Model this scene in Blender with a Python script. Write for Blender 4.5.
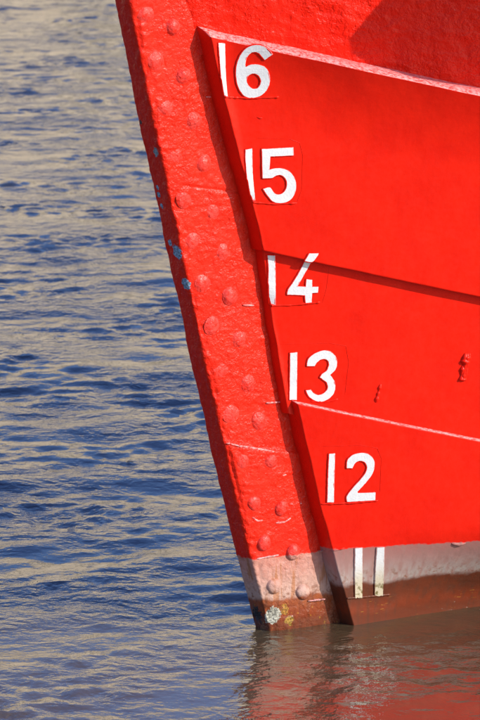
import bpy, bmesh, math, random
import numpy as np
from mathutils import Vector, noise
from mathutils.geometry import tessellate_polygon
R = math.radians
random.seed(7); rng = np.random.default_rng(11)
for o in list(bpy.data.objects): bpy.data.objects.remove(o)
scn = bpy.context.scene
col = scn.collection

# ------------------------------------------------------------------ camera
CAM = Vector((-0.07, -12.29, 3.0)); PITCH = R(10.0); VF = R(10.0)
cd = bpy.data.cameras.new('camera'); cam = bpy.data.objects.new('camera', cd); col.objects.link(cam)
cam.location = CAM; cam.rotation_euler = (R(90) - PITCH, 0, 0)
cd.sensor_fit = 'VERTICAL'; cd.sensor_height = 36; cd.lens = 18 / math.tan(VF / 2)
cd.clip_start = 0.1; cd.clip_end = 8000
cd.dof.use_dof = True; cd.dof.focus_distance = 12.4; cd.dof.aperture_fstop = 14
scn.camera = cam

# ------------------------------------------------------------------ sky, sun, exposure
SUN = Vector((1.36, -0.70, 0.80)).normalized()
sun_el = math.asin(SUN.z); sun_az = math.atan2(SUN.x, SUN.y)
w = bpy.data.worlds.new('World'); scn.world = w; w.use_nodes = True
nt = w.node_tree; nt.nodes.clear()
sky = nt.nodes.new('ShaderNodeTexSky'); sky.sky_type = 'NISHITA'; sky.sun_disc = False
sky.sun_elevation = sun_el; sky.sun_rotation = sun_az; sky.air_density = 1.0; sky.dust_density = 0.8; sky.ozone_density = 1.5
bg = nt.nodes.new('ShaderNodeBackground'); bg.inputs[1].default_value = 0.15
wo = nt.nodes.new('ShaderNodeOutputWorld')
hs = nt.nodes.new('ShaderNodeHueSaturation'); hs.inputs['Saturation'].default_value = 1.28; hs.inputs['Hue'].default_value = .522
nt.links.new(sky.outputs[0], hs.inputs['Color']); nt.links.new(hs.outputs[0], bg.inputs[0]); nt.links.new(bg.outputs[0], wo.inputs[0])
sd = bpy.data.lights.new('sun', 'SUN'); sd.energy = 3.5; sd.angle = R(0.55); sd.color = (1.0, 0.95, 0.87)
so = bpy.data.objects.new('sun', sd); col.objects.link(so)
so.rotation_euler = (-SUN).to_track_quat('-Z', 'Y').to_euler(); so.location = SUN * 60
scn.view_settings.view_transform = 'Standard'; scn.view_settings.look = 'None'
scn.view_settings.exposure = 0.50; scn.view_settings.gamma = 1.0; scn.view_settings.use_curve_mapping = False

# ------------------------------------------------------------------ helpers
def link(name, me, parent=None, **props):
    o = bpy.data.objects.new(name, me); col.objects.link(o)
    if parent is not None: o.parent = parent
    for k, v in props.items(): o[k] = v
    return o
def mesh(name, verts, faces, mat, smooth=True):
    me = bpy.data.meshes.new(name); me.from_pydata([tuple(v) for v in verts], [], faces); me.update()
    if mat: me.materials.append(mat)
    if smooth: me.shade_smooth()
    return me
def grid_faces(nr, nc, off=0, flip=False):
    f = []
    for i in range(nr - 1):
        for j in range(nc - 1):
            a = off + i * nc + j
            f.append((a, a + nc, a + nc + 1, a + 1) if flip else (a, a + 1, a + nc + 1, a + nc))
    return f
def sstep(a, b, x):
    t = min(1.0, max(0.0, (x - a) / (b - a))); return t * t * (3 - 2 * t)
def boxes(bxs):
    v, f = [], []
    for x0, y0, z0, x1, y1, z1 in bxs:
        b = len(v)
        v += [(x0,y0,z0),(x1,y0,z0),(x1,y1,z0),(x0,y1,z0),(x0,y0,z1),(x1,y0,z1),(x1,y1,z1),(x0,y1,z1)]
        f += [tuple(b + k for k in q) for q in ((0,3,2,1),(4,5,6,7),(0,1,5,4),(1,2,6,5),(2,3,7,6),(3,0,4,7))]
    return v, f

# ---------- photograph pixel -> ray (480 x 720 pixels)
PX = 2 * math.tan(VF / 2) / 720
FW = Vector((0, math.cos(PITCH), -math.sin(PITCH))); UP = Vector((0, math.sin(PITCH), math.cos(PITCH))); RT = Vector((1, 0, 0))
def ray(px, py): return FW + RT * ((px - 240) * PX) - UP * ((py - 360) * PX)

# ---------- the ship's own frame: s aft along the centreline, t outwards to port, z up
AL = R(34); AX = Vector((math.cos(AL), math.sin(AL), 0)); OUT = Vector((math.sin(AL), -math.cos(AL), 0))
W0 = 0.044                                        # half thickness of the stem bar
def world(s, t, z): return AX * s + OUT * t + Vector((0, 0, z))
def to_ship(p): return p.dot(AX), p.dot(OUT), p.z
# profile of the stem from its left outline in the photograph
sz = []
for px, py in ((113,0),(127,65),(141,130),(160,225),(180,320),(194,385),(209,440),(228,520),(243,590),(255,628)):
    d = ray(px, py); lam = (-W0 - CAM.dot(OUT)) / d.dot(OUT); s, t, z = to_ship(CAM + d * lam); sz.append((z, s))
pf = np.polyfit([a for a, b in sz], [b for a, b in sz], 2)
ZHI = 2.2; sl_hi = 2 * pf[0] * ZHI + pf[1]; sl_lo = 2 * pf[0] * -0.1 + pf[1]
def s0(z):
    if z > ZHI: return float(np.polyval(pf, ZHI)) + sl_hi * (z - ZHI)
    if z < -0.1:
        return float(np.polyval(pf, -0.1)) + sl_lo * (z + 0.1) + 0.25 * (z + 0.1) ** 2
    return float(np.polyval(pf, z))
SE = 0.25; LEN = 26.0
def b0(sg, z):                                    # half breadth, sg metres aft of the stem's front
    b = W0 + 0.06 * min(sg, SE)
    x = sg - SE
    if x > 0:
        hol = (1 - sstep(-0.02, 0.30, z)) * math.exp(-x / 5.0)
        T = 0.384 * (1 - 1.0 * hol) + 0.012 * max(0, z - 0.3)
        b += T * 8.5 * (1 - math.exp(-x / 8.5))
        if sg > LEN - 9: b *= math.sqrt(max(0.0, 1 - ((sg - LEN + 9) / 9.0) ** 2.6))
    if z < -0.2: b *= max(0.05, 1 - 0.25 * (z + 0.2) ** 2)
    return b
def unproj(px, py, off=0.0):                      # where the ray meets the port side -> (sg, z)
    d = ray(px, py); lo, hi = 11.0, 14.5
    def g(l):
        s, t, z = to_ship(CAM + d * l); return t - b0(s - s0(z), z) - off
    for _ in range(48):
        m = (lo + hi) / 2
        if g(m) > 0: lo = m
        else: hi = m
    s, t, z = to_ship(CAM + d * lo); return s - s0(z), z
def side(sg, z, off=0.0): return world(s0(z) + sg, b0(sg, z) + off, z)

# ------------------------------------------------------------------ node helpers
def newmat(name):
    m = bpy.data.materials.new(name); m.use_nodes = True; n = m.node_tree
    return m, n, n.nodes['Principled BSDF']
class N:
    def __init__(s, nt): s.t = nt
    def n(s, typ, **kw):
        x = s.t.nodes.new(typ)
        for k, v in kw.items(): setattr(x, k, v)
        return x
    def L(s, a, b): s.t.links.new(a, b)
    def set(s, inp, v):
        if isinstance(v, bpy.types.NodeSocket): s.L(v, inp)
        else: inp.default_value = v
    def math(s, op, a, b=0.0, clamp=False):
        x = s.n('ShaderNodeMath', operation=op, use_clamp=clamp); s.set(x.inputs[0], a); s.set(x.inputs[1], b); return x.outputs[0]
    def ramp(s, v, a, b, lo=0.0, hi=1.0):
        x = s.n('ShaderNodeMapRange', interpolation_type='SMOOTHSTEP')
        s.set(x.inputs[0], v); x.inputs[1].default_value = a; x.inputs[2].default_value = b; x.inputs[3].default_value = lo; x.inputs[4].default_value = hi
        return x.outputs[0]
    def mix(s, f, a, b):
        x = s.n('ShaderNodeMix', data_type='RGBA'); s.set(x.inputs[0], f)
        for i, v in ((6, a), (7, b)):
            if isinstance(v, bpy.types.NodeSocket): s.L(v, x.inputs[i])
            else: x.inputs[i].default_value = (*v, 1)
        return x.outputs[2]
    def noise(s, scale, detail=3, rough=0.55, vec=None, color=False, dist=0.0):
        x = s.n('ShaderNodeTexNoise'); x.inputs['Scale'].default_value = scale; x.inputs['Detail'].default_value = detail
        x.inputs['Roughness'].default_value = rough; x.inputs['Distortion'].default_value = dist
        if vec is not None: s.L(vec, x.inputs['Vector'])
        return x.outputs['Color' if color else 'Fac']
    def bump(s, h, strength, dist, normal=None):
        x = s.n('ShaderNodeBump'); x.inputs['Strength'].default_value = strength; x.inputs['Distance'].default_value = dist
        s.L(h, x.inputs['Height'])
        if normal is not None: s.L(normal, x.inputs['Normal'])
        return x.outputs[0]
    def vmath(s, op, a, b):
        x = s.n('ShaderNodeVectorMath', operation=op)
        for i, v in ((0, a), (1, b)): s.set(x.inputs[i], v)
        return x
ZP = unproj(400, 545, 0.05)[1]                    # top of the faded band
ZB = unproj(395, 579, 0.05)[1]                    # top of the brown wet band
ZPs = unproj(290, 555, 0.0)[1]; ZBs = unproj(300, 597, 0.0)[1]
print('ZP', ZP, ZB, 'stem', ZPs, ZBs)

RED = (0.76, 0.014, 0.004)
CHIPS = []
def hull_material(name, rough_amt, stem=False, chips=(), worn_glint=0):
    m, t, p = newmat(name); k = N(t)
    pos = k.n('ShaderNodeNewGeometry').outputs['Position']
    sep = k.n('ShaderNodeSeparateXYZ'); k.L(pos, sep.inputs[0]); Z = sep.outputs[2]
    n1 = k.noise(9, 4, vec=pos); n2 = k.noise(55, 4, vec=pos); n3 = k.noise(220, 3, vec=pos)
    # paint: slightly uneven coats
    red = k.mix(k.ramp(n1, .35, .7), RED, (0.70, 0.011, 0.0035))
    red = k.mix(k.ramp(k.noise(3.2, 5, .6, vec=pos), .5, .75, 0, .35), red, (0.78, 0.020, 0.007))
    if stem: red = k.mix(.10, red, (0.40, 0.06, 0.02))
    zp, zb = (ZPs, ZBs) if stem else (ZP, ZB)
    mp = k.n('ShaderNodeMapping'); mp.inputs['Scale'].default_value = (1, 1, 0.12); k.L(pos, mp.inputs[0])
    streak = k.noise(60, 3, vec=mp.outputs[0])
    if stem:
        band = k.mix(k.ramp(n2, .35, .7), (0.50, 0.23, 0.18), (0.44, 0.165, 0.12))
        band = k.mix(k.ramp(Z, zb, zp, .55, 0), band, (0.46, 0.37, 0.30))
        brown = k.mix(k.ramp(n2, .3, .7), (0.30, 0.075, 0.025), (0.20, 0.05, 0.022))
    else:
        band = k.mix(k.ramp(Z, zb, zp), (0.36, 0.30, 0.27), (0.36, 0.15, 0.13))
        band = k.mix(k.ramp(streak, .38, .68, 0, .75), band, (0.32, 0.17, 0.145))
        brown = k.mix(k.ramp(n1, .3, .7), (0.15, 0.036, 0.016), (0.105, 0.028, 0.014))
    brown = k.mix(k.ramp(Z, .035, .09, .75, 0), brown, (0.20, 0.034, 0.012))
    zw = k.math('ADD', Z, k.math('MULTIPLY', k.math('SUBTRACT', n2, .5), .018))
    zw2 = k.math('ADD', Z, k.math('MULTIPLY', k.math('SUBTRACT', n1, .5), .045))
    zw2 = k.math('ADD', zw2, k.math('MULTIPLY', k.math('SUBTRACT', n2, .5), .02))
    f_red = k.ramp(zw, zp - .003, zp + .003)
    f_band = k.ramp(zw2, zb - .008, zb + .010)
    if stem: band = k.mix(k.ramp(k.noise(34, 3, .6, vec=mp.outputs[0]), .56, .66, 0, .7), band, (0.34, 0.12, 0.035))
    band = k.mix(k.math('MULTIPLY', k.ramp(n2, .52, .66), k.ramp(Z, zb, zb + .07, .8, 0)), band, (0.20, 0.075, 0.04))
    brown = k.mix(k.ramp(streak, .45, .72, 0, .6), brown, (0.09, 0.035, 0.02))
    c = k.mix(f_band, brown, band); c = k.mix(f_red, c, red)
    # weed and rust specks by the water
    mh = k.n('ShaderNodeMapping'); mh.inputs['Scale'].default_value = (.6, .6, 5); k.L(pos, mh.inputs[0])
    sp = k.noise(40 if not stem else 75, 4, .65, vec=mh.outputs[0] if not stem else pos)
    f = k.math('MULTIPLY', k.ramp(sp, .60 if stem else .65, .70), k.ramp(Z, .05, .10, 1, 0) if stem else k.ramp(Z, .05, .085, 1, 0))
    f = k.math('MULTIPLY', f, k.ramp(n1, .42, .55))
    c = k.mix(f, c, (0.45, 0.24, 0.03))
    rgh = k.ramp(n2, .3, .7, .26, .42)
    rgh = k.math('SUBTRACT', rgh, k.ramp(zw2, zb - .03, zb + .01, .12, -.16))
    rgh = k.math('ADD', rgh, k.math('MULTIPLY', f_red, -.16))
    wet = k.ramp(zw2, .015, .045, 1, 0)
    rgh = k.math('SUBTRACT', rgh, k.math('MULTIPLY', wet, .18), True); c = k.mix(k.math('MULTIPLY', wet, .45), c, (0.07, 0.03, 0.018))
    if rough_amt > .5 and chips is not None:
        ms = k.n('ShaderNodeMapping'); ms.inputs['Scale'].default_value = (1, 1, 3.5); ms.inputs['Rotation'].default_value = (0, R(-8), 0); k.L(pos, ms.inputs[0])
        sc = k.math('MULTIPLY', k.ramp(k.noise(55, 4, .7, vec=ms.outputs[0]), .63, .74), k.ramp(k.noise(7, 2, vec=pos), .40, .60))
        c = k.mix(k.math('MULTIPLY', sc, k.math('MULTIPLY', f_red, .60 if stem else .40)), c, (0.84, 0.34, 0.30))  # pale dashes paint glints into the rough red coat
    if worn_glint:
        c = k.mix(k.ramp(k.noise(90, 4, .65, vec=pos), .38, .70, worn_glint, 0), c, (0.78, 0.38, 0.36))
    for q, (P, r, cc, jit) in enumerate(chips):
        wn = k.vmath('SCALE', k.vmath('SUBTRACT', k.noise(70 if r < .025 else 26, 4, .7, vec=pos, color=True), (.5, .5, .5)).outputs[0], (0, 0, 0)); wn.inputs[3].default_value = jit
        dd = k.vmath('DISTANCE', k.vmath('ADD', pos, wn.outputs[0]).outputs[0], P).outputs['Value']
        cm = k.math('LESS_THAN', dd, r)
        pc = k.mix(k.ramp(k.noise(190, 3, .6, vec=pos), .42, .6), cc, tuple(.35 * x for x in cc))
        c = k.mix(cm, c, pc)
    k.L(c, p.inputs['Base Color']); k.L(rgh, p.inputs['Roughness'])
    p.inputs['IOR'].default_value = 1.5; p.inputs['Specular IOR Level'].default_value = .17 if stem else (.12 if rough_amt > .5 else .14)
    if rough_amt > .5:
        h = k.math('ADD', k.noise(34, 3, .5, vec=pos, dist=.3), k.math('MULTIPLY', n3, .16))
        h2 = k.math('MULTIPLY', k.noise(95, 2, .5, vec=pos, dist=.8), k.ramp(k.noise(6, 2, vec=pos), .35, .65, .25, 1.3))
        rs = 1.15 if stem else 1.6; nb = k.bump(h, .5, .010 * rs); nb = k.bump(h2, .5, .005 * rs, nb)
    else:
        h = k.math('ADD', k.math('MULTIPLY', k.noise(14, 3, vec=pos), 1.2), k.math('MULTIPLY', n3, .07)); h = k.math('ADD', h, k.math('MULTIPLY', k.noise(90, 2, vec=mp.outputs[0]), .10))
        nb = k.bump(h, .28, .007)
    k.L(nb, p.inputs['Normal'])
    return m

# ------------------------------------------------------------------ the water
def axis(lo, hi, step, far):
    a = list(np.arange(lo, hi, step)); d = step; x = a[-1]
    while x < far: d *= 1.28; x += d; a.append(x)
    d = step; x = a[0]; pre = []
    while x > -far: d *= 1.28; x -= d; pre.append(x)
    return np.array(pre[::-1] + a)
xs = axis(-4.2, 3.2, 0.022, 3000); ys = axis(-4.0, 28.0, 0.030, 3000)
X, Y = np.meshgrid(xs, ys)
def lowf(seed, s):
    r = np.random.default_rng(seed); a = np.zeros_like(X)
    for _ in range(10):
        th = r.uniform(0, 2 * math.pi); kk = 2 * math.pi / (s * r.uniform(.7, 1.8))
        a += np.sin(kk * (math.cos(th) * X + math.sin(th) * Y) + r.uniform(0, 6.28))
    return a / math.sqrt(5)
gust = np.clip(1 + .30 * lowf(3, 4.0), .45, 1.7)
Zw = np.zeros_like(X)
def waves(lo, hi, n, slope, spread, az, seed):
    r = np.random.default_rng(seed); z = np.zeros_like(X)
    for i in range(n):
        lam = lo * (hi / lo) ** ((i + r.uniform(0, 1)) / n); kk = 2 * math.pi / lam
        th = az + r.normal(0, spread); am = slope * math.sqrt(2.0 / n) / kk
        z += am * np.sin(kk * (math.cos(th) * X + math.sin(th) * Y) + r.uniform(0, 6.28))
    return z
big = waves(.7, 2.4, 26, .024, .55, R(98), 1)
mid = waves(.16, .55, 90, .056, .62, R(97), 2)
sml = waves(.066, .17, 100, .092, .75, R(80), 5)
calm = np.clip((Y + .10 * lowf(9, 2.0) + .05) / .75, 0, 1); calm = calm * calm * (3 - 2 * calm)      # sheltered water near the hull
rip = np.clip(1 + .75 * lowf(21, .9), .15, 2.2)
Zw = big * (.35 + .65 * calm) + mid * (.42 + .58 * calm) * gust + sml * (.85 + .15 * calm) * rip
fade = np.clip((X + 7) / 2.8, 0, 1) * np.clip((5.2 - X) / 2, 0, 1) * np.clip((Y + 6) / 2, 0, 1) * np.clip((33 - Y) / 5, 0, 1)
Zw = Zw * fade
nv = X.size; co = np.stack([X.ravel(), Y.ravel(), Zw.ravel()], 1).astype(np.float32)
ny, nx = X.shape
ii = (np.arange(ny - 1)[:, None] * nx + np.arange(nx - 1)[None, :]).ravel()
quads = np.stack([ii, ii + 1, ii + nx + 1, ii + nx], 1).astype(np.int32)
wm = bpy.data.meshes.new('water'); wm.vertices.add(nv); wm.vertices.foreach_set('co', co.ravel())
wm.loops.add(quads.size); wm.loops.foreach_set('vertex_index', quads.ravel())
wm.polygons.add(len(quads)); wm.polygons.foreach_set('loop_start', np.arange(0, quads.size, 4, dtype=np.int32))
wm.polygons.foreach_set('loop_total', np.full(len(quads), 4, dtype=np.int32)); wm.update(); wm.validate(); wm.shade_smooth()
m, t, p = newmat('harbour_water'); k = N(t)
pos = k.n('ShaderNodeNewGeometry').outputs['Position']
c = k.mix(k.ramp(k.noise(.8, 3, vec=pos), .3, .7), (0.030, 0.026, 0.020), (0.022, 0.020, 0.016))
sepw = k.n('ShaderNodeSeparateXYZ'); k.L(pos, sepw.inputs[0])
near_brown = k.ramp(k.math('ADD', sepw.outputs[1], k.math('MULTIPLY', k.noise(1.2, 4, vec=pos), 1.2)), .3, 1.4, 1, 0)     # base colour goes browner towards the near side
c = k.mix(near_brown, c, (0.082, 0.058, 0.031))
k.L(c, p.inputs['Base Color']); p.inputs['Roughness'].default_value = .025; p.inputs['IOR'].default_value = 1.95
hh = k.math('ADD', k.noise(12, 2, .55, vec=pos, dist=.4), k.math('MULTIPLY', k.noise(30, 3, .6, vec=pos), .42))
hh = k.math('MULTIPLY', hh, k.ramp(k.noise(1.6, 2, vec=pos), .35, .62, .35, 1.25))
k.L(k.bump(hh, .7, .013), p.inputs['Normal'])
wm.materials.append(m); link('water', wm, kind='structure')

# ------------------------------------------------------------------ the opposite bank (mirrored in the water)
def flatmat(name, c1, c2, sc=1.5, rough=.85, bump=0):
    m, t, p = newmat(name); k = N(t)
    pos = k.n('ShaderNodeNewGeometry').outputs['Position']
    k.L(k.mix(k.ramp(k.noise(sc, 5, .6, vec=pos), .35, .68), c1, c2), p.inputs['Base Color']); p.inputs['Roughness'].default_value = rough
    if bump: k.L(k.bump(k.noise(sc * 6, 4, vec=pos), .5, bump), p.inputs['Normal'])
    return m
stone = flatmat('sandstone', (0.48, 0.41, 0.31), (0.34, 0.29, 0.22), .8, .9, .02)
paving = flatmat('paving', (0.30, 0.28, 0.25), (0.24, 0.22, 0.20), .5)
glass = flatmat('dark_glass', (0.03, 0.035, 0.045), (0.05, 0.055, 0.06), .3, .1)
slate = flatmat('slate', (0.10, 0.10, 0.11), (0.07, 0.07, 0.08), .7)
YB = 62.0
BR = R(36); BO = Vector((0, YB, 0))
def bank(o, x, y, z): o.rotation_euler.z = BR; o.location = BO + Vector((x * math.cos(BR) - y * math.sin(BR), x * math.sin(BR) + y * math.cos(BR), z))
v, f = boxes([(-600, 0, -3, 900, 1500, 1.6)]); bank(link('far_quay', mesh('far_quay', v, f, paving, False), kind='structure'), 0, 0, 0)
v, f = boxes([(-600, -.5, -3, 900, -.003, 1.9)]); bank(link('quay_wall', mesh('quay_wall', v, f, stone, False), kind='structure'), 0, 0, 0)
tones = [((0.42, 0.345, 0.25), (0.35, 0.285, 0.205)), ((0.38, 0.305, 0.22), (0.32, 0.26, 0.19)), ((0.44, 0.365, 0.275), (0.37, 0.305, 0.225)), ((0.37, 0.32, 0.25), (0.31, 0.27, 0.21)), ((0.42, 0.335, 0.235), (0.345, 0.275, 0.195))]
looks = ['pale sandstone', 'brownish stone', 'cream rendered', 'greyish stone', 'ochre stone']
bx = -67.0
for q in range(5):
    wd = [27, 24, 30, 22, 29][q]; ht = [12.2, 13.8, 12.8, 14.2, 12.0][q]; y0 = 5
    bm_ = flatmat('wall_stone', *[tuple(1.2 * x for x in c_) for c_ in tones[q]], .5, .9)
    e = bpy.data.objects.new('quayside_building', None); col.objects.link(e); bank(e, bx + wd / 2, y0, 1.6)
    e['label'] = looks[q] + ' building on the far quay, ' + ['leftmost', 'second from the left', 'middle one', 'second from the right', 'rightmost'][q] + ' of the row'
    e['category'] = 'building'; e['group'] = 'buildings on the far quay'
    v, f = boxes([(-wd/2, 0, -.05, wd/2, 12, ht)]); wl = link('wall', mesh('wall', v, f, bm_, False), e)
    v = [(-wd/2-.3,-.4,ht+.003),(wd/2+.3,-.4,ht+.003),(wd/2+.3,12.4,ht+.003),(-wd/2-.3,12.4,ht+.003),(-wd/2-.3,6,ht+2.6),(wd/2+.3,6,ht+2.6)]
    f = [(0,1,5,4),(2,3,4,5),(1,2,5),(3,0,4),(3,2,1,0)]
    link('roof', mesh('roof', v, f, slate, False), e)
    n = int(wd // 4.2); wv, wf = boxes([(-.5, -.02, -.9, .5, .08, .9)]); wme = mesh('window', wv, wf, glass, False)
    for r_ in range(int((ht - 1) // 3.2)):
        for c_ in range(n):
            o = link('window', wme, e); o.location = ((c_ + .5 - n / 2) * wd / n, 0, 2.0 + r_ * 3.2)
    bx += wd + .6

# ------------------------------------------------------------------ the ship
ship = bpy.data.objects.new('ship', None); col.objects.link(ship)
ship['label'] = 'bright red riveted ship bow with white draft numbers rising out of the water'; ship['category'] = 'ship'
def on_front(px, py, dt=0.0):                     # pixel on the stem's narrow front face -> world point
    d = ray(px, py); lo, hi = 11.0, 14.5
    for _ in range(48):
        mm = (lo + hi) / 2; s, t_, z = to_ship(CAM + d * mm)
        if s < s0(z): lo = mm
        else: hi = mm
    return CAM + d * lo
BLUE = (0.30, 0.42, 0.54); DARKC = (0.05, 0.05, 0.05); BARE = (0.46, 0.44, 0.36)
chips = [(on_front(177, 252), .022, BLUE, .035), (on_front(170, 243), .010, BLUE, .02), (on_front(185, 284), .017, BLUE, .03),
         (on_front(156, 152), .014, (.28, .34, .36), .03), (on_front(157, 188), .008, BLUE, .012), (on_front(158, 195), .009, BLUE, .012),
         (on_front(161, 206), .008, BLUE, .015), (on_front(141, 122), .008, DARKC, .02),
         (side(*unproj(273, 616)), .026, BARE, .06), (side(*unproj(285, 609)), .016, (.40, .19, .04), .05), (on_front(257, 614), .024, (.05, .04, .035), .07), (side(*unproj(289, 621)), .015, (.40, .23, .05), .045)]
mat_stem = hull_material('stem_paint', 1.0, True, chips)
mat_rough = hull_material('thick_red_paint', 1.0)
mat_plate = hull_material('plate_paint', 0.0)
mat_worn_glint = hull_material('worn_glint_edge_paint', 1.0, worn_glint=.85)  # pale pink for chalky wear and salt, with the chamfer highlight painted in
mat_rivet = hull_material('rivet_paint', 1.0, True, worn_glint=.10)  # slight pale tint paints a highlight onto the rivet heads

def fn(v, s): return noise.noise(v * s)
# --- stem bar
prof = []                                          # (sg, t, normal_s, normal_t)
rc = .012
for sg in np.linspace(.36, rc, 70): prof.append((-1, sg))
ring = []
for sg in np.linspace(.36, rc, 30)[:-1]: ring.append(('s', sg, -1))
for a in np.linspace(0, 90, 6): ring.append(('c', a, -1))
for tt in np.linspace(-W0 + rc, W0 - rc, 24)[1:-1]: ring.append(('f', tt, 0))
for a in np.linspace(90, 0, 6): ring.append(('c', a, 1))
for sg in np.linspace(rc, .36, 105)[1:]: ring.append(('s', sg, 1))
zr = list(np.linspace(-2.6, -.15, 12)) + list(np.arange(-.14, 2.35, .0036)) + list(np.linspace(2.4, 4.3, 14))
V = []
P_scarf = unproj(211, 189); P_ridge = unproj(258, 449)
def scarf_z(sg): return P_scarf[1] - .19 * (sg - P_scarf[0])
def ridge_z(sg): return P_ridge[1] - .20 * (sg - P_ridge[0])
for z in zr:
    for kind, a, sd in ring:
        if kind == 's': sg = a; tt = sd * b0(sg, z); nn = OUT * sd
        elif kind == 'f': sg = 0; tt = a; nn = -AX
        else:
            sg = rc - rc * math.sin(R(a)); tt = sd * (W0 - rc + rc * math.cos(R(a)) + .06 * rc * .5); nn = (OUT * sd * math.cos(R(a)) - AX * math.sin(R(a)))
        pnt = world(s0(z) + sg, tt, z)
        d = .0045 * fn(pnt, 4.5) + .0022 * fn(pnt + Vector((3, 1, 7)), 17) + .0013 * fn(pnt, 48) + .0008 * fn(pnt + Vector((9, 2, 1)), 105)
        cn = math.exp(-((sg - .012) / .016) ** 2) if (kind != 'f' and sd > 0) else (math.exp(-((W0 - a) / .014) ** 2) if kind == 'f' else 0)
        if cn > .02:
            q = pnt * 26; q.z *= .45
            d += cn * (.0065 * noise.noise(q) + .0040 * noise.noise(pnt * 60) - .002)
        if kind == 's' and sd > 0:
            dz = z - scarf_z(sg); d += -.0035 * math.exp(-(dz / .004) ** 2) * sstep(.02, .10, sg)
            dz = z - ridge_z(sg) - .004 * fn(Vector((sg, 0, 0)), 40); d += .0055 * sstep(.006, -.003, dz) * sstep(-.35, -.02, dz) if dz < .006 else 0
            drip = noise.noise(Vector((sg * 16, z * 85, 3)))
            if drip > .25 and z < 1.7: d += .0035 * (drip - .25)
        V.append(pnt + nn * d)
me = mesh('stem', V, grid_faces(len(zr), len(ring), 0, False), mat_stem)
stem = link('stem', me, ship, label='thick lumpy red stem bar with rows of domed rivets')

# --- rivets on the stem
rng2 = random.Random(3)
RIV = [(146,14,.55),(156,61,.5),(166,108,.5),(175,155,.3),(184,199,.45),(193,241,.5),(203,283,.5),(212,326,.5),(222,370,.35),(231,414,.35),(242,461,.9),(253.5,503,1),(264,543,.9),(274,586,.9),
       (173,27,1),(184,76,.9),(194,120,.6),(204,164,.75),(213,211,.5),(223,251,.55),(230,296,.75),(239,339,.7),(248,384,.55),(260,421,.6),(270,461,.95),(281,508,1),(293,552,1),(303,592,.95)]
for px, py, hgt in RIV:
    sg, z = unproj(px, py); cpt = side(sg, z, -.001)
    nrm = (OUT - AX * .06).normalized(); ax = (AX + OUT * .06).normalized(); up = Vector((0, 0, 1))
    rr = .0245 if py > 430 else .023; v = [cpt + nrm * (.0125 * hgt + .001)]; f = []
    seg = 20; low = py > 430; hgt *= 1.0 if low else .85; rings = ((.30, .96), (.58, .84), (.80, .62), (.95, .36), (1.02, 0.02), (1.06, -.20)) if low else ((.30, .96), (.58, .82), (.80, .56), (.95, .28), (1.08, 0.06), (1.22, -.20))
    ph = rng2.uniform(0, 6)
    for i, (ra, hb) in enumerate(rings):
        for j in range(seg):
            an = 2 * math.pi * j / seg; wob = 1 + .05 * math.sin(2 * an + ph) + .03 * math.sin(3 * an + 2 * ph)
            q = cpt + ax * (rr * ra * wob * math.cos(an)) + up * (rr * ra * wob * math.sin(an)) + nrm * (.0125 * hgt * hb + .001)
            v.append(q + nrm * .0010 * noise.noise(q * 70))
    for j in range(seg): f.append((0, 1 + j, 1 + (j + 1) % seg))
    for i in range(len(rings) - 1):
        for j in range(seg):
            a = 1 + i * seg + j; b = 1 + i * seg + (j + 1) % seg; f.append((a, a + seg, b + seg, b))
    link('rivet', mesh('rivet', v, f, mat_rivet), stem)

# --- hull plates
OFFO, OFFI = .058, .030
def edge_table(pts, off):                          # plating's front edge in the photograph -> aft distance by height
    q = [unproj(x, y, off) for x, y in pts]; q.sort(key=lambda r: r[1])
    z = [r[1] for r in q]; e = [r[0] for r in q]
    return lambda zz: float(np.interp(zz, z, e)) + .0025 * noise.noise(Vector((zz * 14, 2, 0)))
EDGE = {'U': edge_table([(190,-60),(202,0),(210,35)], .010), 'O': edge_table([(203,8),(210,35),(227,108),(256,215),(264.5,252),(268,265)], OFFO),
        'I': edge_table([(258,215),(263,252),(275,335),(286,400),(292,430)], OFFI), 'L': edge_table([(294,390),(297.5,403),(322,510),(352,620),(360,650)], OFFO)}
def seam(p0, p1, off):                             # straight near the bow, levelling out aft
    a = unproj(*p0, off); b = unproj(*p1, off); kk = (a[1] - b[1]) / (b[0] - a[0]); S = 7.0
    return lambda sg: a[1] - kk * S * (1 - math.exp(-(sg - a[0]) / S)) + .0012 * noise.noise(Vector((sg * 11, a[1] * 5, 0)))
seamA = seam((211, 37), (480, 100), OFFO)          # top of the 16 / 15 strake
seamB = seam((265, 251), (480, 299), OFFO)         # its lower edge
seamC = seam((294, 403), (480, 443), OFFO)         # top of the lowest strake
def aft_list(first):
    a = [0, .004, .010, .018, .030]; x = .045
    while x < 1.0: a.append(x); x += .016
    d = .016
    while x < LEN - .5 - first: a.append(x); d *= 1.22; x += d
    a.append(LEN - .35 - first); return a
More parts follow.
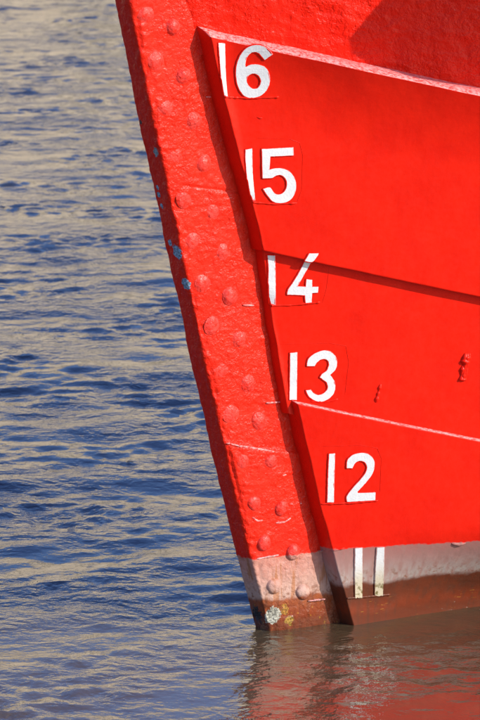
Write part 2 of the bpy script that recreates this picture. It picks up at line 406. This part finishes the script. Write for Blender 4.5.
def build_plate(key, ztop, zbot, offn, chamfer, mat, label, extra=None, nrow=60, rough=0, under=True, front=True, lip=.008):
    """grid over (aft, height); columns start with the front edge face, rows end with the top chamfer"""
    al = aft_list(.3); V = []
    vs = sorted(set(np.linspace(0, 1, nrow)) | ({.0025, .008} if under else set()) | ({.994, .998} if chamfer else set()))
    rows = ([('u', 0)] if under else []) + [('v', q) for q in vs] + ([('c', .45), ('c', 1.0)] if chamfer else [])
    cols = ([('e', 1.0), ('e', .5), ('e', .12)] if front else []) + [('a', a) for a in al]
    for rk, rv in rows:
        for ck, cv in cols:
            a = cv if ck == 'a' else 0.0
            sg = .27 + a
            for _ in range(2):
                zt, zb = ztop(sg), zbot(sg)
                z = zb if rk == 'u' else (zb + (zt - zb) * rv if rk == 'v' else zt + chamfer * rv)
                sg = EDGE[key](z) + a
            off = offn + (extra(zt - z, sg) if extra else 0)
            if rk == 'u': off = -.012
            if rk == 'c': off = off * (1 - rv) - .012 * rv if rv == 1.0 else off * .62
            if rk == 'v' and rv == 0 and under: off -= .0015
            if ck == 'e':
                sg -= lip * cv; off = off * (1 - cv) - .010 * cv if cv > .6 else off * (1 - cv * .85)
            pt = side(sg, z, off)
            dd = .0042 * fn(pt, 2.6) + .0007 * fn(pt, 9)
            if rough and ck == 'a': dd += rough * (.0030 * fn(pt, 12) + .0022 * fn(pt, 34) + .0014 * fn(pt, 75))
            if ck == 'e' or (ck == 'a' and a < .012): dd += .0016 * fn(pt, 45)
            if rk == 'c': dd += .0020 * fn(pt, 40) + .0012 * fn(pt, 110)
            V.append(pt + OUT * dd)
    me = mesh('hull_plate', V, grid_faces(len(rows), len(cols)), mat)
    me.materials.append(mat_worn_glint); nc = len(cols) - 1
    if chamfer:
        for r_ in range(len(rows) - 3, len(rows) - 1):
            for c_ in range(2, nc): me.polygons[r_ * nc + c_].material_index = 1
    return link('hull_plate', me, ship, label=label)
def bulge(d, sg): return .062 * max(0.0, 1 - d / .25) ** 2 * sstep(.15, .60, sg)
ZTOPD = 3.9
plateU = build_plate('U', lambda s: ZTOPD + .25 * math.exp(-s / 6), lambda s: seamA(s) - .05, .010, 0, mat_rough, 'rough thickly painted red plate above the number 16', nrow=420, rough=1.7, under=False, lip=.07)
plateO = build_plate('O', seamA, seamB, OFFO, .034, mat_plate, 'smooth red plate carrying the numbers 16 and 15', extra=bulge, nrow=60)
plateI = build_plate('I', lambda s: seamB(s) + .04, lambda s: seamC(s) - .04, OFFI, 0, mat_plate, 'recessed red plate carrying the numbers 14 and 13', nrow=50, under=False)
plateL = build_plate('L', seamC, lambda s: -1.6, OFFO, .013, mat_plate, 'lowest red plate with number 12, faded to grey and brown at the waterline', nrow=150, under=False)

# --- the rest of the hull
aft = [.30] + list(np.geomspace(.5, LEN - .36, 40)); zz = list(np.linspace(-1.65, 3.9, 26))
V = [world(s0(z) + sg, -b0(sg, z), z) for z in zz for sg in aft]
link('starboard_shell', mesh('starboard_shell', V, grid_faces(len(zz), len(aft), 0, True), mat_plate), ship)
V = []
for sg in [.3] + list(np.geomspace(.5, LEN - .4, 40)):
    z = 3.15
    for u in np.linspace(-1, 1, 7): V.append(world(s0(z) + sg, u * (b0(sg, z) - .003), z + .03 * (1 - u * u)))
deckm = flatmat('deck_paint', (0.16, 0.05, 0.04), (0.12, 0.05, 0.04), 3, .7)
link('deck', mesh('deck', V, grid_faces(41, 7, 0, True), deckm), ship)

# --- numbers
white, t, p = newmat('white_number_paint'); k = N(t)
pos = k.n('ShaderNodeNewGeometry').outputs['Position']; sep = k.n('ShaderNodeSeparateXYZ'); k.L(pos, sep.inputs[0])
n2 = k.noise(60, 4, vec=pos)
c = k.mix(k.ramp(n2, .4, .75, 0, .5), (0.72, 0.72, 0.72), (0.62, 0.62, 0.62))
zz2 = k.math('ADD', sep.outputs[2], k.math('MULTIPLY', k.math('SUBTRACT', n2, .5), .05))
c = k.mix(k.ramp(zz2, ZB - .02, ZB + .09, .95, 0), c, (0.50, 0.42, 0.28))
c = k.mix(k.math('MULTIPLY', k.ramp(n2, .50, .60), k.ramp(zz2, .10, .17, 1, 0)), c, (0.16, 0.12, 0.04))
k.L(c, p.inputs['Base Color']); p.inputs['Roughness'].default_value = .4
k.L(k.bump(k.noise(160, 3, vec=pos), .25, .003), p.inputs['Normal'])

OFFS = {'O': lambda sg, z: OFFO + bulge(seamA(sg) - z, sg), 'I': lambda sg, z: OFFI, 'L': lambda sg, z: OFFO}
PLATES = {'O': plateO, 'I': plateI, 'L': plateL, 'S': stem}
def surf(px, py, pl):
    if pl == 'S': return unproj(px, py, .002), .002
    off = OFFO if pl != 'I' else OFFI
    for _ in range(4):
        sg, z = unproj(px, py, off); off = OFFS[pl](sg, z)
    return (sg, z), off
def skin(px, py, pl, lift):                        # point on a plate (or wrapped onto its front edge)
    (sg, z), off = surf(px, py, pl)
    if pl != 'S':
        e = EDGE[pl](z)
        if sg < e + .002:
            f_ = min(1.0, (e + .002 - sg) / .008); off = off * (1 - f_ * .9)
            d = ray(px, py)
            for _ in range(6):                     # re-intersect with the edge face
                sg, z = unproj(px, py, off); f_ = min(1.0, max(0.0, (EDGE[pl](z) + .002 - sg) / .008)); off = .6 * off + .4 * OFFS[pl](sg, z) * (1 - f_ * .9)
            lift += .003
    pt = side(sg, z, off)
    return pt + OUT * (lift + .0042 * fn(pt, 2.6) + .0007 * fn(pt, 9))
def smooth(pts, it=2):                              # rounds the curves, keeps the sharp corners
    n = len(pts); out = []
    def corner(i):
        a, b, c = pts[i - 1], pts[i], pts[(i + 1) % n]
        u = (b[0] - a[0], b[1] - a[1]); v = (c[0] - b[0], c[1] - b[1])
        return abs(math.atan2(u[0] * v[1] - u[1] * v[0], u[0] * v[0] + u[1] * v[1])) > R(52)
    cr = [corner(i) for i in range(n)]
    for i in range(n):                              # Catmull-Rom between the traced points
        p0, p1, p2, p3 = pts[i - 1], pts[i], pts[(i + 1) % n], pts[(i + 2) % n]
        m1 = (0, 0) if cr[i] else ((p2[0] - p0[0]) / 2, (p2[1] - p0[1]) / 2)
        m2 = (0, 0) if cr[(i + 1) % n] else ((p3[0] - p1[0]) / 2, (p3[1] - p1[1]) / 2)
        L_ = math.dist(p1, p2); c1 = math.dist(p0, p1); c3 = math.dist(p2, p3)
        if c1 > 1e-6: f1 = min(1, 2 * L_ / (L_ + c1)); m1 = (m1[0] * f1, m1[1] * f1)
        if c3 > 1e-6: f3 = min(1, 2 * L_ / (L_ + c3)); m2 = (m2[0] * f3, m2[1] * f3)
        for j in range(4):
            t_ = j / 4; h1 = 2*t_**3 - 3*t_**2 + 1; h2 = t_**3 - 2*t_**2 + t_; h3 = -2*t_**3 + 3*t_**2; h4 = t_**3 - t_**2
            out.append(tuple(h1 * p1[q] + h2 * m1[q] + h3 * p2[q] + h4 * m2[q] for q in (0, 1)))
    return out
def resample(pts, step, closed=True):
    out = []; n = len(pts)
    for i in range(n if closed else n - 1):
        a, b = pts[i], pts[(i + 1) % n]; L_ = math.dist(a, b); m_ = max(1, int(L_ / step))
        for j in range(m_): out.append((a[0] + (b[0] - a[0]) * j / m_, a[1] + (b[1] - a[1]) * j / m_))
    if not closed: out.append(pts[-1])
    return out
def jit(pts, a): return [(x + a * noise.noise(Vector((x * .5, y * .5, 1))), y + a * noise.noise(Vector((x * .5, y * .5, 9)))) for x, y in pts]
def bead(pts, pl, r, parent, mat, lift=0.0, closed=False, name='weld_bead', step=1.2, wob=.35, label=None):
    pts = resample(pts, step, closed); n = len(pts); V, F = [], []
    P3 = [skin(x, y, pl, lift) for x, y in pts]
    for i in range(n):
        a = P3[(i - 1) % n] if closed or i else P3[0]; b = P3[(i + 1) % n] if closed or i < n - 1 else P3[-1]
        tg = (b - a).normalized(); sd_ = tg.cross(OUT).normalized()
        rr = r * (1 + wob * noise.noise(P3[i] * 90) * 1.6)
        if not closed: rr *= min(1, .35 + .4 * min(i, n - 1 - i))
        for an in (-20, 25, 65, 115, 155, 200): V.append(P3[i] + sd_ * (rr * math.cos(R(an))) + OUT * (rr * math.sin(R(an))))
    for i in range(n if closed else n - 1):
        for j in range(5):
            a = i * 6 + j; b = ((i + 1) % n) * 6 + j; F.append((a, a + 1, b + 1, b))
    o = link(name, mesh(name, V, F, mat), parent)
    if label: o['label'] = label
    return o
def numeral(outer, pl, label, holes=(), rnd=1, lift=.0035, z0=(0, 0), sc=1.0, mat=None):
    tr = lambda L: [(z0[0] + x / sc, z0[1] + y / sc) for x, y in L]
    loops = [tr(outer)] + [tr(h) for h in holes]
    loops = [jit(resample(smooth(l, rnd) if rnd else l, 1.6), .24) for l in loops]
    flat = [[Vector((x, -y, 0)) for x, y in l] for l in loops]
    tris = tessellate_polygon(flat); pts = [q for l in loops for q in l]
    top = [skin(x, y, pl, lift) for x, y in pts]; bot = [skin(x, y, pl, -.003) for x, y in pts]; n = len(pts); F = []
    nf = OUT
    for a, b, c_ in tris:
        nn = (top[b] - top[a]).cross(top[c_] - top[a]); F.append((a, b, c_) if nn.dot(nf) > 0 else (a, c_, b))
    o_ = 0
    for li, l in enumerate(loops):
        for i in range(len(l)):
            a, b = o_ + i, o_ + (i + 1) % len(l); F.append((a, b, b + n, a + n))
        o_ += len(l)
    me = mesh('draft_number', top + bot, F, white, False)
    bm = bmesh.new(); bm.from_mesh(me); bmesh.ops.recalc_face_normals(bm, faces=bm.faces[:]); bm.to_mesh(me); bm.free()
    o = link('draft_number', me, PLATES[pl], label=label)
    for li, l in enumerate(loops):                  # uneven weld run round the figure
        bead(l, pl, .0034, PLATES[pl], mat_plate, -.0002, True, step=1.5, wob=.13)
    return o
A = dict(z0=(195, 20), sc=16/3); B = dict(z0=(230, 135), sc=16/3); C_ = dict(z0=(240, 235), sc=4.8); D = dict(z0=(270, 335), sc=16/3); E_ = dict(z0=(300, 435), sc=4.8); F_ = dict(z0=(300, 530), sc=4.8)
numeral([(124,122),(158,125),(162,300),(172,406),(152,405),(140,330),(131,220)], 'O', 'white digit 1 of the number 16', **A)
numeral([(412,183),(395,160),(370,143),(335,133),(300,137),(270,152),(245,180),(228,215),(218,255),(217,300),(225,345),(240,380),(262,405),(290,415),(320,412),(352,400),(380,372),(395,335),(395,295),(385,268),(365,248),(335,238),(305,237),(283,243),(268,252),(266,235),(274,200),(295,176),(320,170),(340,178),(355,195),(370,212)], 'O', 'white digit 6 of the number 16',
        holes=[[(308,285),(335,294),(349,320),(344,348),(325,366),(300,364),(280,345),(272,320),(283,296)]], rnd=1, **A)
numeral([(80,78),(115,72),(118,200),(132,348),(112,352),(100,300),(88,220),(80,130)], 'O', 'white digit 1 of the number 15', **B)
numeral([(168,75),(335,66),(337,108),(212,114),(208,185),(235,178),(270,178),(310,192),(338,222),(350,262),(345,305),(325,340),(295,358),(255,362),(225,352),(200,325),(175,288),(200,280),(215,283),(232,308),(252,318),(280,310),(298,285),(302,255),(292,228),(270,213),(245,215),(222,228),(172,230),(170,150)], 'O', 'white digit 5 of the number 15', **B)
numeral([(131,98),(166,98),(168,200),(168,335),(137,337),(134,250),(136,160)], 'I', 'white digit 1 of the number 14', **C_)
numeral([(308,126),(340,126),(318,165),(298,200),(272,246),(312,248),(316,212),(342,215),(342,248),(372,248),(370,275),(342,278),(340,322),(312,326),(308,288),(225,285),(228,262),(255,222),(280,180)], 'I', 'white digit 4 of the number 14', **C_)
numeral([(330,88),(374,88),(360,112),(341,129),(309,124)], 'O', 'white tip of the digit 4 painted on the overlapping plate', **C_)
numeral([(105,95),(142,92),(140,345),(102,345)], 'I', 'white digit 1 of the number 13', **D)
numeral([(195,165),(200,130),(225,105),(260,88),(290,82),(325,92),(350,120),(355,155),(345,185),(318,212),(340,245),(345,280),(332,318),(300,345),(265,355),(230,345),(205,325),(190,295),(215,292),(230,310),(255,320),(285,310),(305,285),(302,255),(285,240),(265,225),(275,208),(300,190),(312,160),(308,138),(290,127),(268,130),(248,145),(235,165)], 'I', 'white digit 3 of the number 13', **D)
numeral([(137,90),(165,88),(162,200),(160,322),(130,322),(132,200)], 'L', 'white digit 1 of the number 12', **E_)
numeral([(222,158),(225,120),(250,95),(290,85),(325,92),(350,120),(352,155),(340,190),(310,230),(272,272),(275,278),(360,275),(358,312),(225,320),(222,295),(250,255),(285,215),(308,185),(318,155),(308,130),(285,122),(262,132),(248,158)], 'L', 'white digit 2 of the number 12', **E_)
numeral([(265,88),(298,85),(298,200),(297,325),(263,327),(263,200)], 'L', 'stained white first digit of the number 11', **F_)
numeral([(370,85),(404,83),(402,200),(396,315),(375,317),(358,312),(362,200)], 'L', 'stained white second digit of the number 11', **F_)
# level weld runs under the numbers, faint ground-off outlines, weld scars
for pl, pts in (('O', [(224,97),(250,98),(279,97)]), ('O', [(251,202),(275,204),(297,203)]), ('I', [(266,305.5),(290,305),(320,302)]), ('I', [(310,401),(325,402),(338,399)]), ('L', [(320,504),(350,503),(378,500.5)]), ('L', [(344,598.5),(365,597),(391,594.5)])):
    bead(pts, pl, .0036, PLATES[pl], mat_plate)
for pts in ([(243,305),(254,305.5)], [(266,403),(281,402)], [(289,504),(305,503)], [(308,601),(325,599)], [(206,97),(211,97)], [(257,559),(279,555)], [(226,443),(240,446),(265,450),(288,455)], [(243,477),(250,475),(255,472)], [(268,475),(278,477),(290,473)], [(252,517),(258,521),(264,520)], [(276,523),(285,522),(292,517)]):
    bead(pts, 'S', .0030, stem, mat_worn_glint)
for pl, pts in (('O', [(256,137.5),(290,139),(300,143),(303,155),(302,190),(297,203)]), ('I', [(280,344),(330,343),(346,346),(349,362),(345,395)]), ('L', [(322,446),(360,445),(377,448),(381,458),(380,492)]), ('I', [(330,262),(326,290),(322,303)])):
    bead(pts, pl, .0008, PLATES[pl], mat_plate, wob=.2)
for dx, rr in ((-2.2, .0085), (1.6, .0075), (-.3, .0095)): bead([(468 + dx,353),(467 + dx,360),(465 + dx,368),(463.5 + dx,381)], 'I', rr, plateI, mat_plate, -.002, name='weld_scar', step=.7, wob=.55)
bead([(381,384),(379,392),(376,403)], 'I', .0060, plateI, mat_plate, -.002, name='weld_scar', step=.8, wob=.6)
bead([(452,543.5),(459,544.5),(466,543)], 'L', .0050, plateL, mat_plate, name='weld_scar')
bead([(319,551),(332,551),(345,548)], 'L', .0030, plateL, mat_plate, name='weld_scar')
bead([(257,117),(260,118),(262,118)], 'O', .0045, plateO, mat_plate, name='weld_scar')

# ------------------------------------------------------------------ unseen caster, added off the bow to shadow the top plate
iron = flatmat('dark_iron', (0.05, 0.045, 0.04), (0.10, 0.05, 0.03), 8, .6, .004)
caster = bpy.data.objects.new('shadow_caster', None); col.objects.link(caster)
caster['label'] = 'unseen dark iron shape added off the red bow to shade the top plate'; caster['category'] = 'shadow_caster'
sgA, zA = 1.80, 2.64
base = side(sgA, zA, .58); caster.location = base
hx = (AX + OUT * .30).normalized(); hn = (OUT - AX * .30).normalized()
def abox(parts):
    V, F = [], []
    for c0, c1, w0_, w1_, d0, d1 in parts:          # tapered bar from c0 to c1 in (along hull, up)
        a = hx * c0[0] + Vector((0, 0, c0[1])); b = hx * c1[0] + Vector((0, 0, c1[1])); tg = (b - a).normalized(); sd_ = tg.cross(hn)
        k0 = len(V)
        for q, wq, dq in ((a, w0_, d0), ((a + b) / 2, (w0_ + w1_) * .52, (d0 + d1) * .52), (b, w1_, d1)):
            for s1, s2 in ((-1,-.6),(-.6,-1),(.6,-1),(1,-.6),(1,.6),(.6,1),(-.6,1),(-1,.6)): V.append(q + sd_ * (wq * s1) + hn * (dq * s2))
        for i in range(2):
            for j in range(8): F.append((k0 + i*8 + j, k0 + i*8 + (j+1) % 8, k0 + i*8 + 8 + (j+1) % 8, k0 + i*8 + 8 + j))
        F.append(tuple(k0 + j for j in range(7, -1, -1))); F.append(tuple(k0 + 16 + j for j in range(8)))
    return V, F
def apart(name, parts):
    V, F = abox(parts); return link(name, mesh(name, V, F, iron, False), caster)
apart('caster_shank', [((0, -.25), (0, 1.0), .07, .055, .07, .05)])
apart('caster_crown', [((-.32, -.30), (.32, -.30), .13, .13, .13, .13)])
apart('caster_fluke', [((-.42, -.36), (.10, .40), .12, .05, .06, .03)])
apart('caster_fluke', [((.42, -.36), (-.10, .40), .12, .05, .055, .025)])
